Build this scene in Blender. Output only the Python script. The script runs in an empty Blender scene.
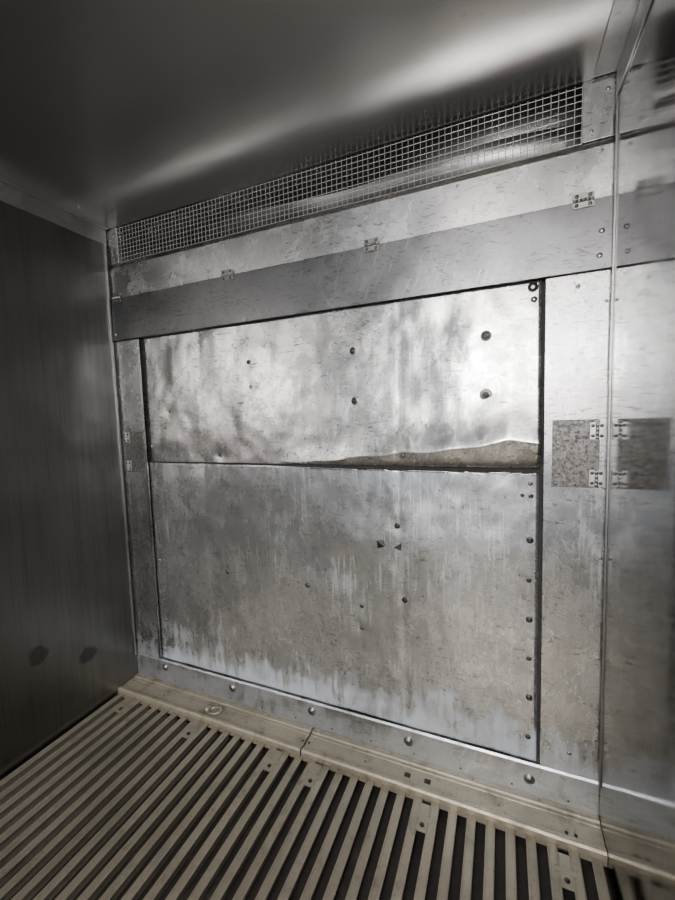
import bpy, bmesh, math, random
from mathutils import Matrix, Vector, noise
random.seed(7)
W=2.4; H=2.6227; L=4.6
SC=bpy.context.scene.collection

# ---------------------------------------------------------------- materials
class NT:
    def __init__(s,name):
        s.m=bpy.data.materials.new(name); s.m.use_nodes=True
        s.t=s.m.node_tree; s.n=s.t.nodes; s.n.clear()
        s.out=s.n.new('ShaderNodeOutputMaterial'); s.b=s.n.new('ShaderNodeBsdfPrincipled')
        s.t.links.new(s.b.outputs[0],s.out.inputs[0])
        s.tc=s.n.new('ShaderNodeTexCoord').outputs['Object']
    def set(s,sock,v):
        if hasattr(v,'is_output'): s.t.links.new(v,sock)
        elif v is not None:
            if isinstance(v,(tuple,list)) and len(v)==3 and sock.type=='RGBA': v=(*v,1)
            sock.default_value=v
    def noise(s,scale=5,detail=6,rough=.6,mp=(1,1,1),dist=0,loc=(0,0,0),rot=(0,0,0)):
        m=s.n.new('ShaderNodeMapping'); m.inputs['Scale'].default_value=mp; m.inputs['Location'].default_value=loc
        v=s.tc
        if any(rot):
            r=s.n.new('ShaderNodeMapping'); r.inputs['Rotation'].default_value=rot; s.t.links.new(v,r.inputs['Vector']); v=r.outputs[0]
        s.t.links.new(v,m.inputs['Vector'])
        x=s.n.new('ShaderNodeTexNoise'); x.inputs['Scale'].default_value=scale; x.inputs['Detail'].default_value=detail
        x.inputs['Roughness'].default_value=rough; x.inputs['Distortion'].default_value=dist
        s.t.links.new(m.outputs[0],x.inputs['Vector']); return x.outputs['Fac']
    def rng(s,v,a,b,c=0,d=1,smooth=True):
        x=s.n.new('ShaderNodeMapRange'); x.interpolation_type='SMOOTHSTEP' if smooth else 'LINEAR'
        s.set(x.inputs[0],v)
        for i,k in enumerate((a,b,c,d)): x.inputs[i+1].default_value=k
        return x.outputs[0]
    def math(s,op,a,b=0):
        x=s.n.new('ShaderNodeMath'); x.operation=op; s.set(x.inputs[0],a); s.set(x.inputs[1],b); x.use_clamp=False
        return x.outputs[0]
    def mix(s,f,a,b):
        x=s.n.new('ShaderNodeMix'); x.data_type='RGBA'; s.set(x.inputs[0],f); s.set(x.inputs[6],a); s.set(x.inputs[7],b)
        return x.outputs[2]
    def z(s,ax='Z'):
        x=s.n.new('ShaderNodeSeparateXYZ'); s.t.links.new(s.tc,x.inputs[0]); return x.outputs[ax]
    def bump(s,h,st,dist,prev=None):
        x=s.n.new('ShaderNodeBump'); x.inputs['Strength'].default_value=st; x.inputs['Distance'].default_value=dist
        s.set(x.inputs['Height'],h)
        if prev: s.t.links.new(prev,x.inputs['Normal'])
        return x.outputs[0]

def worn_metal(name,base=(.6,.6,.59),rough=.38,rvar=.15,metal=1.0,streak=.35,grime=.5,scr=.5,speck=.5,corr=0,wav=.3,wscale=2.2,fine=.1,dark=(.11,.10,.09),corr_top=.62,spots=None,mott=.5,smear=0.0,runs=0.0,nick=0.0,dent=0.0):
    s=NT(name); S=s
    big=S.noise(1.7,4,.55); med=S.noise(7,8,.68,dist=.3)
    col=S.mix(S.rng(big,.3,.7),tuple(c*.88 for c in base),tuple(min(1,c*1.06) for c in base)) if rvar else base
    if streak:
        st=S.noise(1,6,.65,mp=(46,46,1.6)); st2=S.noise(1,5,.6,mp=(13,13,.8),loc=(3,1,2))
        col=S.mix(S.math('MULTIPLY',S.rng(st,.42,.72),streak),col,tuple(c*.6 for c in base))
        col=S.mix(S.math('MULTIPLY',S.rng(st2,.5,.75),streak*.7),col,tuple(min(1,c*1.15) for c in base))
    r=S.rng(big,.3,.7,rough-rvar*.5,rough+rvar*.5,False)
    if grime: r=S.math('ADD',r,S.rng(med,.4,.75,-.05,rvar*.8))
    mo=S.noise(34,10,.78,dist=.2,loc=(2,6,1))
    if mott:
        col=S.mix(S.math('MULTIPLY',S.rng(mo,.5,.64),mott),col,tuple(c*.6 for c in base))
        col=S.mix(S.math('MULTIPLY',S.rng(mo,.47,.34),mott*.8),col,tuple(min(1,c*1.22) for c in base))
        r=S.math('ADD',r,S.rng(mo,.36,.64,-rvar*.4*mott*2,rvar*.5*mott*2))
    if grime:
        g=S.math('MULTIPLY',S.rng(med,.5,.72),grime)
        col=S.mix(g,col,tuple(c*.6 for c in base))
    if runs:
        a=S.noise(1,7,.72,mp=(95,95,5),loc=(3,3,8)); b=S.noise(3.5,4,.55,loc=(6,3,1))
        m1=S.math('MULTIPLY',S.math('MULTIPLY',S.rng(a,.52,.62),S.rng(b,.40,.56)),runs)
        col=S.mix(m1,col,tuple(min(1,c*1.35) for c in base)); r=S.math('ADD',r,S.math('MULTIPLY',m1,.12))
        m2=S.math('MULTIPLY',S.math('MULTIPLY',S.rng(a,.47,.38),S.rng(b,.56,.42)),runs*.45)
        col=S.mix(m2,col,tuple(c*.6 for c in base))
    if smear:
        for k,(ro,lo) in enumerate(((.45,(1,2,3)),(-.25,(7,1,5)))):
            a=S.noise(1,8,.72,mp=(34,34,7),rot=(0,ro,0),loc=lo,dist=.15); b=S.noise(2.6,3,.5,loc=(lo[2],3,k*4))
            mk_=S.math('MULTIPLY',S.math('MULTIPLY',S.rng(a,.52,.68),S.rng(b,.45,.6)),smear)
            col=S.mix(mk_,col,tuple(min(1,c*1.3) for c in base) if k==0 else tuple(c*.6 for c in base))
            r=S.math('ADD',r,S.math('MULTIPLY',mk_,.14 if k==0 else -.05))
    if scr:
        sc=S.noise(1,7,.7,mp=(9,9,75),loc=(5,0,1)); scm=S.noise(2.3,3,.5,loc=(8,2,4))
        sf=S.math('MULTIPLY',S.math('MULTIPLY',S.rng(sc,.58,.65),S.rng(scm,.42,.56)),scr)
        col=S.mix(sf,col,dark); r=S.math('ADD',r,S.math('MULTIPLY',sf,.2))
    if nick:
        for k,(ro,mp) in enumerate(((.10,(20,20,150)),(-.3,(28,28,140)),(1.2,(12,12,110)))):
            a=S.noise(1,3,.55,mp=mp,rot=(0,ro,0),loc=(k*3+1,2,k)); b=S.noise(3.2,4,.6,loc=(k*5,7,2))
            nf=S.math('MULTIPLY',S.math('MULTIPLY',S.rng(a,.615,.65),S.rng(b,.46,.56)),nick)
            col=S.mix(nf,col,dark if k!=2 else tuple(min(1,c*1.5) for c in base))
    if speck:
        sp=S.noise(60,3,.6,mp=(1,1,.7)); spm=S.noise(4,4,.6,loc=(1,9,4))
        sk=S.math('MULTIPLY',S.math('MULTIPLY',S.rng(sp,.635,.69),S.rng(spm,.40,.54)),speck)
        col=S.mix(sk,col,dark)
    met=metal
    if corr:
        ed=S.noise(1,8,.72,mp=(30,30,4),loc=(0,4,7)); bl=S.noise(5,7,.65,loc=(2,4,9))
        zz=S.math('ADD',S.z(),S.math('MULTIPLY',S.math('SUBTRACT',ed,.5),-.62))
        zz=S.math('ADD',zz,S.math('MULTIPLY',S.math('SUBTRACT',bl,.5),-.9))
        cm=S.math('MULTIPLY',S.rng(zz,corr_top,corr_top*.3,0,1),corr)
        col=S.mix(cm,col,(.56,.61,.68)); r=S.math('ADD',r,S.math('MULTIPLY',cm,.25))
        met=S.math('SUBTRACT',metal,S.math('MULTIPLY',cm,.65))
    if spots:
        for (sx,sy,sz,rx,rz) in spots:
            mpn=s.n.new('ShaderNodeMapping'); mpn.vector_type='TEXTURE'
            mpn.inputs['Location'].default_value=(sx,sy,sz); mpn.inputs['Scale'].default_value=(10,rx,rz)
            s.t.links.new(s.tc,mpn.inputs['Vector'])
            ln=s.n.new('ShaderNodeVectorMath'); ln.operation='LENGTH'; s.t.links.new(mpn.outputs[0],ln.inputs[0])
            dd=S.math('ADD',ln.outputs['Value'],S.math('MULTIPLY',S.math('SUBTRACT',S.noise(18,3,.6),.5),1.2))
            mk=S.math('MULTIPLY',S.rng(dd,1.2,.7),.7)
            col=S.mix(mk,col,tuple(c*.25 for c in base)); r=S.math('ADD',r,S.math('MULTIPLY',mk,.2))
    r=S.math('MAXIMUM',r,.06)
    S.set(s.b.inputs['Base Color'],col); S.set(s.b.inputs['Roughness'],r); S.set(s.b.inputs['Metallic'],met)
    n=S.bump(S.noise(wscale,2,.5,mp=(1,1,.8),loc=(4,4,1)),wav,.06)
    if dent: n=S.bump(S.noise(11,3,.55,mp=(1,1,.7),loc=(1,4,8)),dent,.012,n)
    if mott: n=S.bump(mo,fine*mott*2,.003,n)
    if fine: n=S.bump(S.noise(60,5,.6,mp=(1,1,.4)),fine,.002,n)
    s.t.links.new(n,s.b.inputs['Normal'])
    return s.m

def painted(name,base,rough=.5,metal=.35,dirt=.6,along=(1,1,1),dark=(.08,.07,.055),var=.12,nick=0):
    S=NT(name); n1=S.noise(9,8,.7); n2=S.noise(1,5,.6,mp=along); n3=S.noise(90,3,.6)
    col=S.mix(S.rng(n2,.35,.7),tuple(c*(1-var) for c in base),tuple(c*(1+var*.6) for c in base))
    col=S.mix(S.math('MULTIPLY',S.rng(n1,.5,.72),dirt),col,dark)
    if nick:
        n5=S.noise(2.2,4,.6,loc=(7,1,1)); col=S.mix(S.math('MULTIPLY',S.rng(n5,.45,.7),nick),col,tuple(c*.5 for c in base))
    col=S.mix(S.math('MULTIPLY',S.rng(n3,.60,.70),dirt*.7),col,dark)
    S.set(S.b.inputs['Base Color'],col); S.set(S.b.inputs['Metallic'],metal)
    S.set(S.b.inputs['Roughness'],S.rng(n1,.3,.7,rough-.1,rough+.15))
    S.t.links.new(S.bump(n3,.15,.002),S.b.inputs['Normal']); return S.m

M_panelU=worn_metal('worn_aluminium_upper',(.49,.485,.475),.25,.12,metal=.94,streak=.1,grime=.25,scr=.9,speck=.9,wav=.4,mott=.38,smear=.45,fine=.10,runs=.35,nick=.85,dent=.12)
M_panelL=worn_metal('worn_aluminium_lower',(.53,.535,.54),.27,.12,metal=.87,streak=.12,grime=.12,scr=.6,speck=.7,corr=.95,wav=.4,corr_top=.36,mott=.38,smear=.5,fine=.10,runs=.8,nick=.65,dent=.14)
M_post=worn_metal('post_aluminium',(.48,.485,.485),.28,.12,metal=.93,streak=.15,grime=.2,scr=.7,speck=.7,corr=.5,wav=.15,corr_top=.3,mott=.3,smear=.4,runs=.6,nick=.8,dent=.06)
M_band=worn_metal('band_aluminium',(.61,.61,.605),.28,.12,streak=.0,grime=.2,scr=.6,speck=.6,wav=.15,mott=.2,smear=.3,nick=.6,dent=.05)
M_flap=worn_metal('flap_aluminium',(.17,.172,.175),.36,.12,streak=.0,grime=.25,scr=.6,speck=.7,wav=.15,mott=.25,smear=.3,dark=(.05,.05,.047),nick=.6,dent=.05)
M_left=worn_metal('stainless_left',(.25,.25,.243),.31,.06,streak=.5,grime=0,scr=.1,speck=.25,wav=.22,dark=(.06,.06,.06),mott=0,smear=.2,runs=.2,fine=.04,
                  spots=[(0,-.545,.436,.045,.05),(0,-.309,.296,.05,.042)])
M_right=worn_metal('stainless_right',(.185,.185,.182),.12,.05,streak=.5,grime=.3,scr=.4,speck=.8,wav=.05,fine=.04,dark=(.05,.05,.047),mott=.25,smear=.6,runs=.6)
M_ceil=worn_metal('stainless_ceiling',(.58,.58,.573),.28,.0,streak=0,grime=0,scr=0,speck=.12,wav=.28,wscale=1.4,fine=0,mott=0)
M_trim=worn_metal('trim_aluminium',(.46,.46,.455),.42,.12,streak=.1,grime=.4,scr=.3,speck=.6,wav=.1,mott=.3)
M_ctrim=worn_metal('corner_trim_metal',(.33,.33,.325),.36,.12,streak=.2,grime=.3,scr=.3,speck=.6,wav=.1,mott=.3)
M_kick=worn_metal('kick_aluminium',(.43,.445,.46),.37,.12,streak=.1,grime=.3,scr=.5,speck=.7,corr=.3,wav=.1,corr_top=.2,mott=.35,nick=.6)
M_steel=worn_metal('fastener_steel',(.27,.265,.25),.35,.1,streak=0,grime=.4,scr=0,speck=.5,wav=0)
M_dsteel=worn_metal('dark_fastener',(.08,.076,.072),.45,.1,streak=0,grime=.4,scr=0,speck=.5,wav=0)
M_wire=painted('galvanised_wire',(.36,.355,.34),.45,.3,.3,var=.15)
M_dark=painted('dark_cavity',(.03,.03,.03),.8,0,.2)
M_duct=worn_metal('duct_metal',(.17,.17,.165),.45,.2,streak=0,grime=.6,scr=0,speck=.3,wav=.4,mott=0)
M_rail=painted('tan_aluminium_rail',(.41,.37,.285),.40,.5,.65,(3,6,6),var=.08,nick=.35)
M_slat=painted('tan_aluminium_slat',(.375,.342,.265),.38,.55,.45,(6,1.2,6),var=.1,nick=.4)
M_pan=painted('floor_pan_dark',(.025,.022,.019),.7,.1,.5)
def plate_mat(name,k=1.0):
    S=NT(name); a=S.noise(70,6,.8,mp=(1,1,1)); b=S.noise(1,4,.6,mp=(150,150,22)); c=S.noise(9,4,.6)
    col=S.mix(S.rng(a,.42,.6),tuple(v*k for v in (.19,.185,.175)),tuple(v*k for v in (.075,.071,.068)))
    col=S.mix(S.math('MULTIPLY',S.rng(b,.5,.7),.35),col,tuple(v*k for v in (.28,.275,.26)))
    col=S.mix(S.math('MULTIPLY',S.rng(c,.5,.7),.5),col,tuple(v*k for v in (.09,.086,.08)))
    S.set(S.b.inputs['Base Color'],col); S.b.inputs['Metallic'].default_value=.8
    S.set(S.b.inputs['Roughness'],S.rng(a,.3,.7,.38,.6)); S.t.links.new(S.bump(a,.4,.003),S.b.inputs['Normal']); return S.m
M_plate=plate_mat('corroded_plate',.85); M_plate2=plate_mat('corroded_plate_pale',1.05)

# ---------------------------------------------------------------- mesh helpers
def box(bm,x0,x1,y0,y1,z0,z1):
    vs=[bm.verts.new(p) for p in [(x0,y0,z0),(x1,y0,z0),(x1,y1,z0),(x0,y1,z0),(x0,y0,z1),(x1,y0,z1),(x1,y1,z1),(x0,y1,z1)]]
    for f in [(0,3,2,1),(4,5,6,7),(0,1,5,4),(1,2,6,5),(2,3,7,6),(3,0,4,7)]: bm.faces.new([vs[i] for i in f])
def lathe(bm,c,axis,prof,seg=20):
    a=Vector(axis).normalized(); u=a.orthogonal().normalized(); v=a.cross(u); rings=[]
    for r,h in prof:
        if r<1e-6: rings.append([bm.verts.new(Vector(c)+a*h)])
        else: rings.append([bm.verts.new(Vector(c)+a*h+(u*math.cos(t)+v*math.sin(t))*r) for t in [2*math.pi*i/seg for i in range(seg)]])
    for A,B in zip(rings,rings[1:]):
        for i in range(seg):
            j=(i+1)%seg
            if len(A)==1 and len(B)>1: bm.faces.new([A[0],B[i],B[j]])
            elif len(B)==1 and len(A)>1: bm.faces.new([A[i],A[j],B[0]])
            elif len(A)>1: bm.faces.new([A[i],A[j],B[j],B[i]])
def rivet(bm,c,r=.009,axis=(0,-1,0)):
    lathe(bm,c,axis,[(r*1.0,.0),(r*1.0,.0008),(r*.85,r*.3),(r*.5,r*.48),(0,r*.55)],16)
def washer_bolt(bm,c,r=.02,axis=(0,-1,0)):
    lathe(bm,c,axis,[(r,.0),(r,.0015),(r*.72,.0022),(r*.66,.0022),(r*.6,.007),(r*.35,.0085),(r*.3,.006),(0,.006)],20)
def mk(name,bm,mat,parent=None,smooth=False,bevel=0):
    me=bpy.data.meshes.new(name); bmesh.ops.recalc_face_normals(bm,faces=bm.faces); bm.to_mesh(me); bm.free()
    me.materials.append(mat); o=bpy.data.objects.new(name,me); SC.objects.link(o)
    if parent: o.parent=parent
    if smooth: 
        for p in me.polygons: p.use_smooth=True
    if bevel:
        b=o.modifiers.new('bev','BEVEL'); b.width=bevel; b.segments=2; b.limit_method='ANGLE'
    return o
def extrude_profile(bm,pts,axis,a,b):
    def P(t,p): return (t,p[0],p[1]) if axis=='x' else (p[0],t,p[1])
    A=[bm.verts.new(P(a,p)) for p in pts]; B=[bm.verts.new(P(b,p)) for p in pts]
    n=len(pts)
    for i in range(n): bm.faces.new([A[i],A[(i+1)%n],B[(i+1)%n],B[i]])
    bm.faces.new(A[::-1]); bm.faces.new(B)

# ---------------------------------------------------------------- shell
def B1(name,mat,*b,bevel=0):
    bm=bmesh.new(); box(bm,*b); return mk(name,bm,mat,bevel=bevel)
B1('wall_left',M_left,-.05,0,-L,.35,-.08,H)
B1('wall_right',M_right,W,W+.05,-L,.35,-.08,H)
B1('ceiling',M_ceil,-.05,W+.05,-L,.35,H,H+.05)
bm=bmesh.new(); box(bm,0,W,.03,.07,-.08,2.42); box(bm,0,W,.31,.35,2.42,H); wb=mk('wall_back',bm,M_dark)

def angle_trim(name,side):
    bm=bmesh.new()
    if side=='L':
        box(bm,0,.006,-L,-.016,H-.085,H); box(bm,.006,.03,-L,-.016,H-.006,H)
    else:
        box(bm,W-.006,W,-L,-.024,H-.085,H); box(bm,W-.07,W-.006,-L,-.024,H-.006,H)
    return mk(name,bm,M_trim,bevel=.0015)
angle_trim('trim_1','L'); angle_trim('trim_2','R')
bm=bmesh.new(); box(bm,0,.010,-.034,-.024,.135,H-.086); mk('trim_3',bm,M_trim,bevel=.0015)
bm=bmesh.new(); box(bm,W-.006,W,-.034,-.026,.135,H-.086); mk('trim_4',bm,M_ctrim,bevel=.001)

# ---------------------------------------------------------------- big panels
riv_all=[(.912,1.817),(1.457,1.820),(2.0,1.826),(.917,1.696),(1.46,1.603),(2.0,1.602),(.38,1.597),(.704,1.357),(1.675,1.365),
 (1.639,1.055),(1.668,.726),(1.192,.727),(1.467,.666),(1.465,.56),(.714,.73),(.236,.379),(.24,1.21),(.229,.74)]
def crest(x):
    t=(x-1.05)/(2.18-1.05)
    if t<=0: return 1.330,0
    t=min(t,1)
    return 1.330+.115*t**1.7 -.03*max(0,(x-2.08)/.1)+.006*math.sin(x*9)+.003*math.sin(x*31), .052*(t**1.0)
def pdisp(x,z,up):
    d=.0045*noise.noise(Vector((x*2.3,3.1,z*2.1)))+.0036*noise.noise(Vector((x*6,8,z*5)))+.0013*noise.noise(Vector((x*18,2,z*15)))
    for cx,am in ((.60,.0018),(1.19,-.0014),(1.66,.002)):
        if up: am*=.5
        d+=am*math.exp(-((x-cx-.008*math.sin(z*4))/.012)**2)
    for rx,rz in riv_all:
        q=((x-rx)**2+(z-rz)**2); 
        if q<.02: d+=.003*math.exp(-q/.0010)
    if up:
        zc,a=crest(x)
        if z>=zc: f=math.exp(-((z-zc)/(.04+.08*a/.052))**1.3) if a>0 else 0
        else: f=max(0,(z-1.318)/(zc-1.318))**.5
        d-=a*f
    return d
def panel(name,x0,x1,z0,z1,mat,up):
    bm=bmesh.new(); nx=150; zs=[]
    nz=130
    for j in range(nz+1):
        t=j/nz
        if up: t=t**1.6
        zs.append(z0+(z1-z0)*t)
    g=[]
    for j,z in enumerate(zs):
        row=[]
        for i in range(nx+1):
            x=x0+(x1-x0)*i/nx; zz=z; xx=x
            if j==0 and not up: zz+=.004*noise.noise(Vector((x*5,0,0)))
            if j==nz and not up: zz-=.016*min(1,max(0,(x-1.0)/.4))
            if j==0 and up: zz-=.003*max(0,1-x/1.2)
            if i in(0,nx): xx+=.003*noise.noise(Vector((z*6,i,2)))
            row.append(bm.verts.new((xx,-.003+pdisp(x,z,up),zz)))
        g.append(row)
    for j in range(nz):
        for i in range(nx): bm.faces.new([g[j][i],g[j][i+1],g[j+1][i+1],g[j+1][i]])
    o=mk(name,bm,mat,smooth=True)
    so=o.modifiers.new('thick','SOLIDIFY'); so.thickness=.003; so.offset=-1
    return o
pu=panel('metal_panel',.222,2.189,1.318,2.003,M_panelU,True)
pl=panel('metal_panel.001',.205,2.188,.143,1.311,M_panelL,False)
for o in (pu,pl):
    if o.data.polygons[0].normal.y>0: o.data.flip_normals()
def yat(x,z,up): return -.003+pdisp(x,z,up)
for par,up,ss,ds in (
   (pu,True,[(.912,1.817,.012),(.917,1.696,.010),(.38,1.597,.011),(.30,1.86,.005),(.55,1.93,.005),(.24,1.98,.007),(.24,1.62,.006),(.235,1.40,.008),(.704,1.357,.011),(1.675,1.365,.009),(2.160,1.982,.018),(2.164,1.938,.011)],
          [(.912,1.817,.007),(.38,1.597,.006),(.704,1.357,.006),(1.457,1.820,.013),(2.0,1.826,.015),(1.46,1.603,.012),(2.0,1.602,.013),(2.160,1.982,.009)]),
   (pl,False,[(1.668,.726,.013),(1.192,.727,.013),(1.467,.666,.010),(1.465,.56,.010),(.714,.73,.012),(.236,.379,.010),(.24,1.21,.008),(.229,.74,.008),(.235,1.03,.006),(.235,.55,.007),(2.158,1.26,.008),
            (2.12,.9,.005),(1.75,.76,.006),(.9,1.12,.005),(.42,.73,.005)],
          [(1.192,.727,.007),(.714,.73,.007),(1.668,.726,.008),(1.467,.666,.006),(1.639,1.055,.013),(2.13,1.215,.007),(2.16,1.213,.009),(2.158,1.042,.013),(2.156,.883,.009),(2.158,.727,.012),(2.159,.567,.009),(2.16,.405,.012),(2.158,.239,.010)])):
    bm=bmesh.new()
    for x,z,r in ss: lathe(bm,(x,yat(x,z,up),z),(0,-1,0),[(r,-.003),(r,.0012),(r*.78,.002),(r*.7,r*.35),(r*.3,r*.5),(0,r*.5)],18)
    if up:
        for x,z,r in ((2.0,1.826,.021),(2.0,1.602,.024),(1.457,1.82,.017),(1.46,1.603,.018)):
            lathe(bm,(x,yat(x,z,up),z),(0,-1,0),[(r,-.003),(r,.0008),(r*.95,.0016),(0,.0016)],20)
    mk('rivets',bm,M_steel,par,True)
    bm=bmesh.new()
    for x,z,r in ds:
        o_=.0018 if r>.0085 else .0045
        lathe(bm,(x,yat(x,z,up)-o_,z),(0,-1,0),[(r,-.003),(r,.001),(r*.8,.0016),(r*.62,.0016),(r*.55,.004),(r*.2,.0045),(r*.15,.003),(0,.003)],18)
    mk('screws',bm,M_dsteel,par,True)
bm=bmesh.new()
for cx,s in ((1.565,1),(1.640,-1)):
    y=yat(cx,.96,False)-.0015; k=.85
    a=[bm.verts.new(p) for p in [(cx-s*.022*k,y-.001,.96+.025*k),(cx-s*.018*k,y-.001,.96-.015*k),(cx+s*.022*k,y-.010,.96)]]; bm.faces.new(a)
    a=[bm.verts.new(p) for p in [(cx-s*.022*k,y-.001,.96+.025*k),(cx+s*.022*k,y-.010,.96),(cx+s*.01*k,y-.001,.96+.032*k)]]; bm.faces.new(a)
mk('torn_tabs',bm,M_dsteel,pl)

# ---------------------------------------------------------------- posts
def post(name,x0,x1,z0,z1):
    bm=bmesh.new(); box(bm,x0,x1,-.010,.028,z0,z1); return mk(name,bm,M_post,bevel=.002)
lp=post('corner_post',.001,.196,.138,2.003)
rp=post('corner_post.001',2.200,2.399,.138,2.003)
bm=bmesh.new(); box(bm,.184,.200,-.016,-.010,.139,2.0); mk('edge_bead',bm,M_band,lp,bevel=.001)
bm=bmesh.new()
for z in (1.9,1.0,.62,.3): rivet(bm,(2.385,-.010,z),.006)
for z in (1.96,.22): rivet(bm,(2.30,-.010,z),.008)
mk('rivets',bm,M_steel,rp,True)

# ---------------------------------------------------------------- header band + hinged flap
bm=bmesh.new(); extrude_profile(bm,[(-.012,2.240),(-.012,2.405),(-.004,2.428),(.03,2.428),(.03,2.240)],'x',.0,2.4)
hb=mk('header_band',bm,M_band,bevel=.0015)
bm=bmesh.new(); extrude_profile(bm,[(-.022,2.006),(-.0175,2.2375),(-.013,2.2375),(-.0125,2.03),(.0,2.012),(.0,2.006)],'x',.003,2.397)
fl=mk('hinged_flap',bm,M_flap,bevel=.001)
bm=bmesh.new()
for x,z in ((.03,2.04),(2.36,2.05),(2.365,2.13)): rivet(bm,(x,-.0215+(z-2.006)*.02,z),.009)
for x in (.45,1.0,1.6,2.1): rivet(bm,(x,-.0215,2.03),.004)
mk('rivets',bm,M_steel,fl,True)
bm=bmesh.new()
for x in (.25,.8,1.35,1.9,2.36): rivet(bm,(x,-.012,2.39),.006)
mk('rivets',bm,M_steel,hb,True)
def hinge(name,x,z,w=.034,h=.022):
    e=bpy.data.objects.new(name,None); SC.objects.link(e)
    bm=bmesh.new()
    box(bm,x-w,x+w,-.0235,-.0195,z-h,z-.004); box(bm,x-w,x+w,-.0235,-.0125,z+.004,z+h)
    mk('leaves',bm,M_steel,e,bevel=.0008)
    bm=bmesh.new(); n=5
    for i in range(n):
        a=-w+2*w*i/n+.001; l=2*w/n-.002
        lathe(bm,(x+a,-.0245,z),(1,0,0),[(0,0),(.0055,0),(.0055,l),(0,l)],14)
    mk('knuckles',bm,M_ctrim,e,True)
    bm=bmesh.new()
    for s in (1,-1):
        for a in (-w*.62,w*.62): rivet(bm,(x+a,-.0235,z+s*h*.62),.0066)
    mk('screws',bm,M_dsteel,e,True)
    return e
for i,(x,z) in enumerate([(.06,2.239),(.824,2.239),(1.558,2.239),(2.309,2.239)]):
    hinge('hinge' if i==0 else 'hinge.%03d'%i,x,z,.032,.024)
# ---------------------------------------------------------------- corroded hinge plates on posts
def hplate(name,x0,x1,z0,z1,hx,mat,hz):
    bm=bmesh.new(); box(bm,x0,x1,-.0135,-.0102,z0,z1); o=mk(name,bm,mat,bevel=.001)
    bm=bmesh.new()
    for a in (x0+.014,(x0+x1)/2,x1-.014):
        for c in (z0+.014,z1-.014): rivet(bm,(a,-.0135,c),.005)
    mk('rivets',bm,M_steel,o,True)
    for z in hz:
        bm=bmesh.new(); box(bm,hx-.022,hx-.003,-.017,-.0135,z-.03,z+.03); box(bm,hx+.003,hx+.022,-.017,-.0102,z-.03,z+.03)
        mk('hinge_leaves',bm,M_trim,o,bevel=.001)
        bm=bmesh.new()
        for i in range(4): lathe(bm,(hx,-.018,z-.03+i*.015+.0008),(0,0,1),[(0,0),(.006,0),(.006,.0134),(0,.0134)],14)
        mk('hinge_knuckles',bm,M_band,o,True)
        bm=bmesh.new()
        for s in (-.013,.013):
            for c in (-.018,.018): rivet(bm,(hx+s,-.017,z+c),.0062)
        mk('hinge_screws',bm,M_dsteel,o,True)
    return o
hplate('hinge_plate',2.227,2.375,1.254,1.499,2.366,M_plate,(1.458,1.290))
hplate('hinge_plate.001',.03,.172,1.254,1.487,.05,M_plate2,(1.455,1.29))

# ---------------------------------------------------------------- vent grille
e=bpy.data.objects.new('vent_grille',None); SC.objects.link(e)
bm=bmesh.new(); x0,x1,z0,z1=.08,2.304,2.430,2.618; p=.0235
def rod(a,b,r):
    a=Vector(a); b=Vector(b); lathe(bm,a,b-a,[(0,0),(r,0),(r,(b-a).length),(0,(b-a).length)],6)
n=int((x1-x0)/p)
for i in range(n+1):
    x=x0+(x1-x0)*i/n; rod((x+.0012*math.sin(i*1.7),-.0045,z0),(x+.0012*math.sin(i*2.3+1),-.0045,z1),.0012)
for k in range(9):
    z=z0+.002+k*(z1-z0-.006)/8
    pts=[(x0+(x1-x0)*i/12,-.002,z+.0015*math.sin(i*1.3+k)) for i in range(13)]
    for a,b in zip(pts,pts[1:]): rod(a,b,.0011)
mk('wire_mesh',bm,M_wire,e)
bm=bmesh.new(); box(bm,.0,.08,-.008,.02,2.43,H-.001); box(bm,2.304,2.4,-.010,.02,2.43,H-.001)
mk('end_plates',bm,M_band,e,bevel=.0015)
bm=bmesh.new(); rivet(bm,(2.375,-.010,2.58),.006); rivet(bm,(2.33,-.010,2.46),.006); rivet(bm,(.03,-.008,2.5),.006); mk('rivets',bm,M_steel,e,True)
bm=bmesh.new()
box(bm,.0,2.4,.071,.31,2.40,2.42)
g=[]
for i in range(61):
    x=2.4*i/60; row=[]
    for j in range(9):
        z=2.42+(H-2.42)*j/8; row.append(bm.verts.new((x,.24+.03*math.sin(x*5+1)+.05*math.sin(j/8*3.1+x),z)))
    g.append(row)
for i in range(60):
    for j in range(8): bm.faces.new([g[i][j],g[i+1][j],g[i+1][j+1],g[i][j+1]])
mk('air_duct',bm,M_duct,None,True)

# ---------------------------------------------------------------- kick plate
bm=bmesh.new(); extrude_profile(bm,[(-.014,0.002),(-.014,.128),(-.008,.136),(.03,.136),(.03,.002)],'x',.0,2.4)
kp=mk('kick_plate',bm,M_kick,bevel=.001)
bm=bmesh.new()
for x,z in [(.226,.092),(.712,.086),(1.193,.086),(1.676,.077),(2.163,.068)]: washer_bolt(bm,(x,-.014,z),.021)
mk('bolts',bm,M_steel,kp,True)
bm=bmesh.new()
for i in range(12): rivet(bm,(.1+i*.2,-.014,.025),.004)
for x,z in [(.226,.092),(.712,.086),(1.193,.086),(1.676,.077),(2.163,.068)]: rivet(bm,(x,-.020,z),.009)
mk('rivets',bm,M_dsteel,kp,True)

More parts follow.
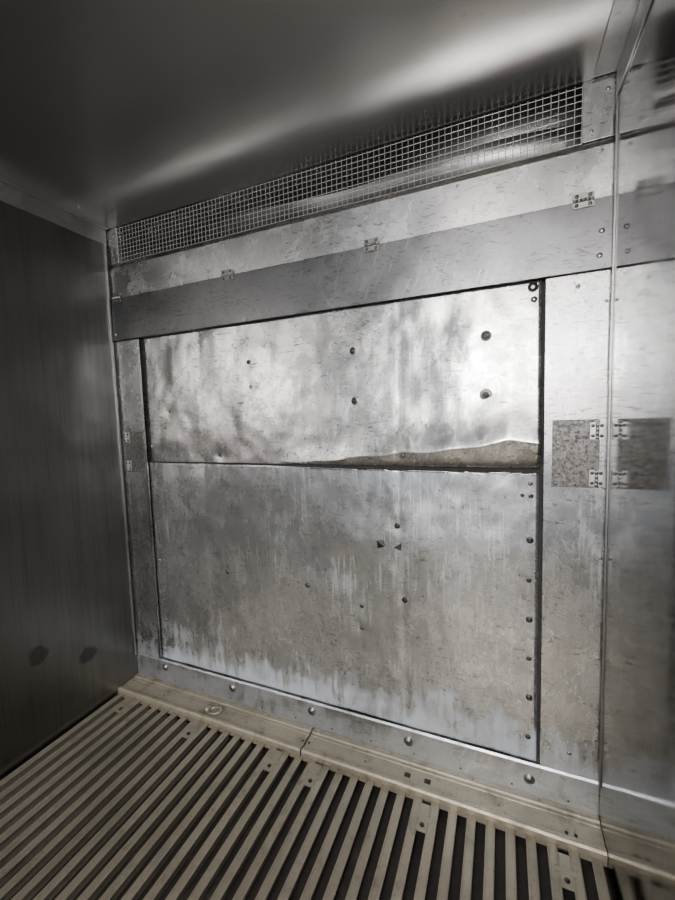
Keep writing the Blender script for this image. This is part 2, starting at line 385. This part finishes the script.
# ---------------------------------------------------------------- floor rail
fr=bpy.data.objects.new('floor_rail',None); SC.objects.link(fr)
prof=[(-.0145,-.05),(-.0145,.006),(-.040,.006),(-.046,.0),(-.058,.0),(-.062,-.004),(-.066,.0),(-.130,-.003),(-.136,.004),(-.150,.004),(-.157,-.003),(-.157,-.045),(-.148,-.05)]
bm=bmesh.new(); extrude_profile(bm,prof,'x',.001,1.198); extrude_profile(bm,prof,'x',1.206,2.399)
mk('rail_sections',bm,M_rail,fr,bevel=.001)
bm=bmesh.new()
for x in (1.69,1.775):
    box(bm,x-.013,x+.013,-.110,-.090,-.0035,.0)
for x in (2.28,2.31): lathe(bm,(x,-.12,-.002),(0,0,1),[(.006,-.001),(.006,.0012),(0,.0012)],12)
for x in (1.185,1.219): lathe(bm,(x,-.1,-.002),(0,0,1),[(.006,-.001),(.006,.0015),(0,.0015)],12)
mk('slots',bm,M_dark,fr)
bm=bmesh.new()
for x in (.2,.45,.95,1.4,1.6,1.95,2.2): rivet(bm,(x,-.028,.006),.005,(0,0,1))
for x in (.3,.86,1.5,2.05): rivet(bm,(x,-.10,-.002),.006,(0,0,1))
mk('rivets',bm,M_steel,fr,True)
bm=bmesh.new()
R0,r0=.030,.006
rg=[]
for i in range(28):
    t=2*math.pi*i/28; rg.append([bm.verts.new((.66+(R0*1.3+r0*math.cos(s))*math.cos(t),-.10+(R0*.8+r0*math.cos(s))*math.sin(t),.006+r0*math.sin(s)+.008*math.cos(t))) for s in [2*math.pi*k/8 for k in range(8)]])
for i in range(28):
    for k in range(8): bm.faces.new([rg[i][k],rg[(i+1)%28][k],rg[(i+1)%28][(k+1)%8],rg[i][(k+1)%8]])
box(bm,.602,.626,-.118,-.082,-.003,.016)
mk('lifting_ring',bm,M_rail,fr,True)

# ---------------------------------------------------------------- slatted floor
bm=bmesh.new(); NS=35; pitch=W/NS
for i in range(NS):
    x=pitch*(i+.5); w=.0165; z=-.022
    prof=[(x-w,z-.006),(x-w,z-.001),(x-w+.003,z),(x-w+.006,z),(x-w+.0075,z-.0015),(x+w-.0075,z-.0015),(x+w-.006,z),(x+w-.003,z),(x+w,z-.001),(x+w,z-.006),(x+.004,z-.009),(x+.004,z-.045),(x-.004,z-.045),(x-.004,z-.009)]
    extrude_profile(bm,prof,'y',-L,-.1575)
fo=mk('floor',bm,M_slat)
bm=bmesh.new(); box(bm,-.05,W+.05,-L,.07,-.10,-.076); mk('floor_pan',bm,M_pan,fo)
bm=bmesh.new(); bm2=bmesh.new()
for x,y in [(.152,-.215),(.612,-.215),(1.065,-.225),(1.334,-.225),(1.80,-.235),(2.269,-.24)]:
    k=round(x/pitch)*pitch
    box(bm,k-.018,k+.018,y-.055,y+.055,-.026,-.0205)
    box(bm,k-.034,k+.034,y-.012,y+.004,-.0225,-.0185)
    lathe(bm2,(k,y-.032,-.0205),(0,0,1),[(.009,-.001),(.009,.002),(.004,.003),(0,.003)],12)
mk('joining_tabs',bm,M_slat,fo,bevel=.001); mk('tab_screws',bm2,M_dsteel,fo)

# ---------------------------------------------------------------- light
def area(name,loc,rot,sx,sy,en,col):
    l=bpy.data.lights.new(name,'AREA'); l.shape='RECTANGLE'; l.size=sx; l.size_y=sy; l.energy=en; l.color=col
    o=bpy.data.objects.new(name,l); SC.objects.link(o); o.location=loc; o.rotation_euler=rot; return o
area('doorway_daylight',(1.85,-4.5,2.15),(math.radians(86),0,0),.8,.7,160,(1,.985,.965))
area('added_pink_light',(1.9,-4.4,1.65),(math.radians(90),0,0),.25,.25,9,(1,.40,.38))  # added pinkish light to warm panel and right post; no known lamp here
w=bpy.data.worlds.new('world'); bpy.context.scene.world=w; w.use_nodes=True
bg=w.node_tree.nodes['Background']; bg.inputs[0].default_value=(.86,.92,1,1); bg.inputs[1].default_value=1.1

# ---------------------------------------------------------------- camera
cd=bpy.data.cameras.new('camera'); cam=bpy.data.objects.new('camera',cd); SC.objects.link(cam)
cd.sensor_fit='HORIZONTAL'; cd.sensor_width=36; cd.lens=391.44/675*36; cd.clip_start=.02
m=Matrix.Rotation(.3997,4,'Z')@Matrix.Rotation(math.pi/2-.0815,4,'X')@Matrix.Rotation(-.0306,4,'Z')
cam.matrix_world=Matrix.Translation((2.059,-1.6334,1.5303))@m
bpy.context.scene.camera=cam
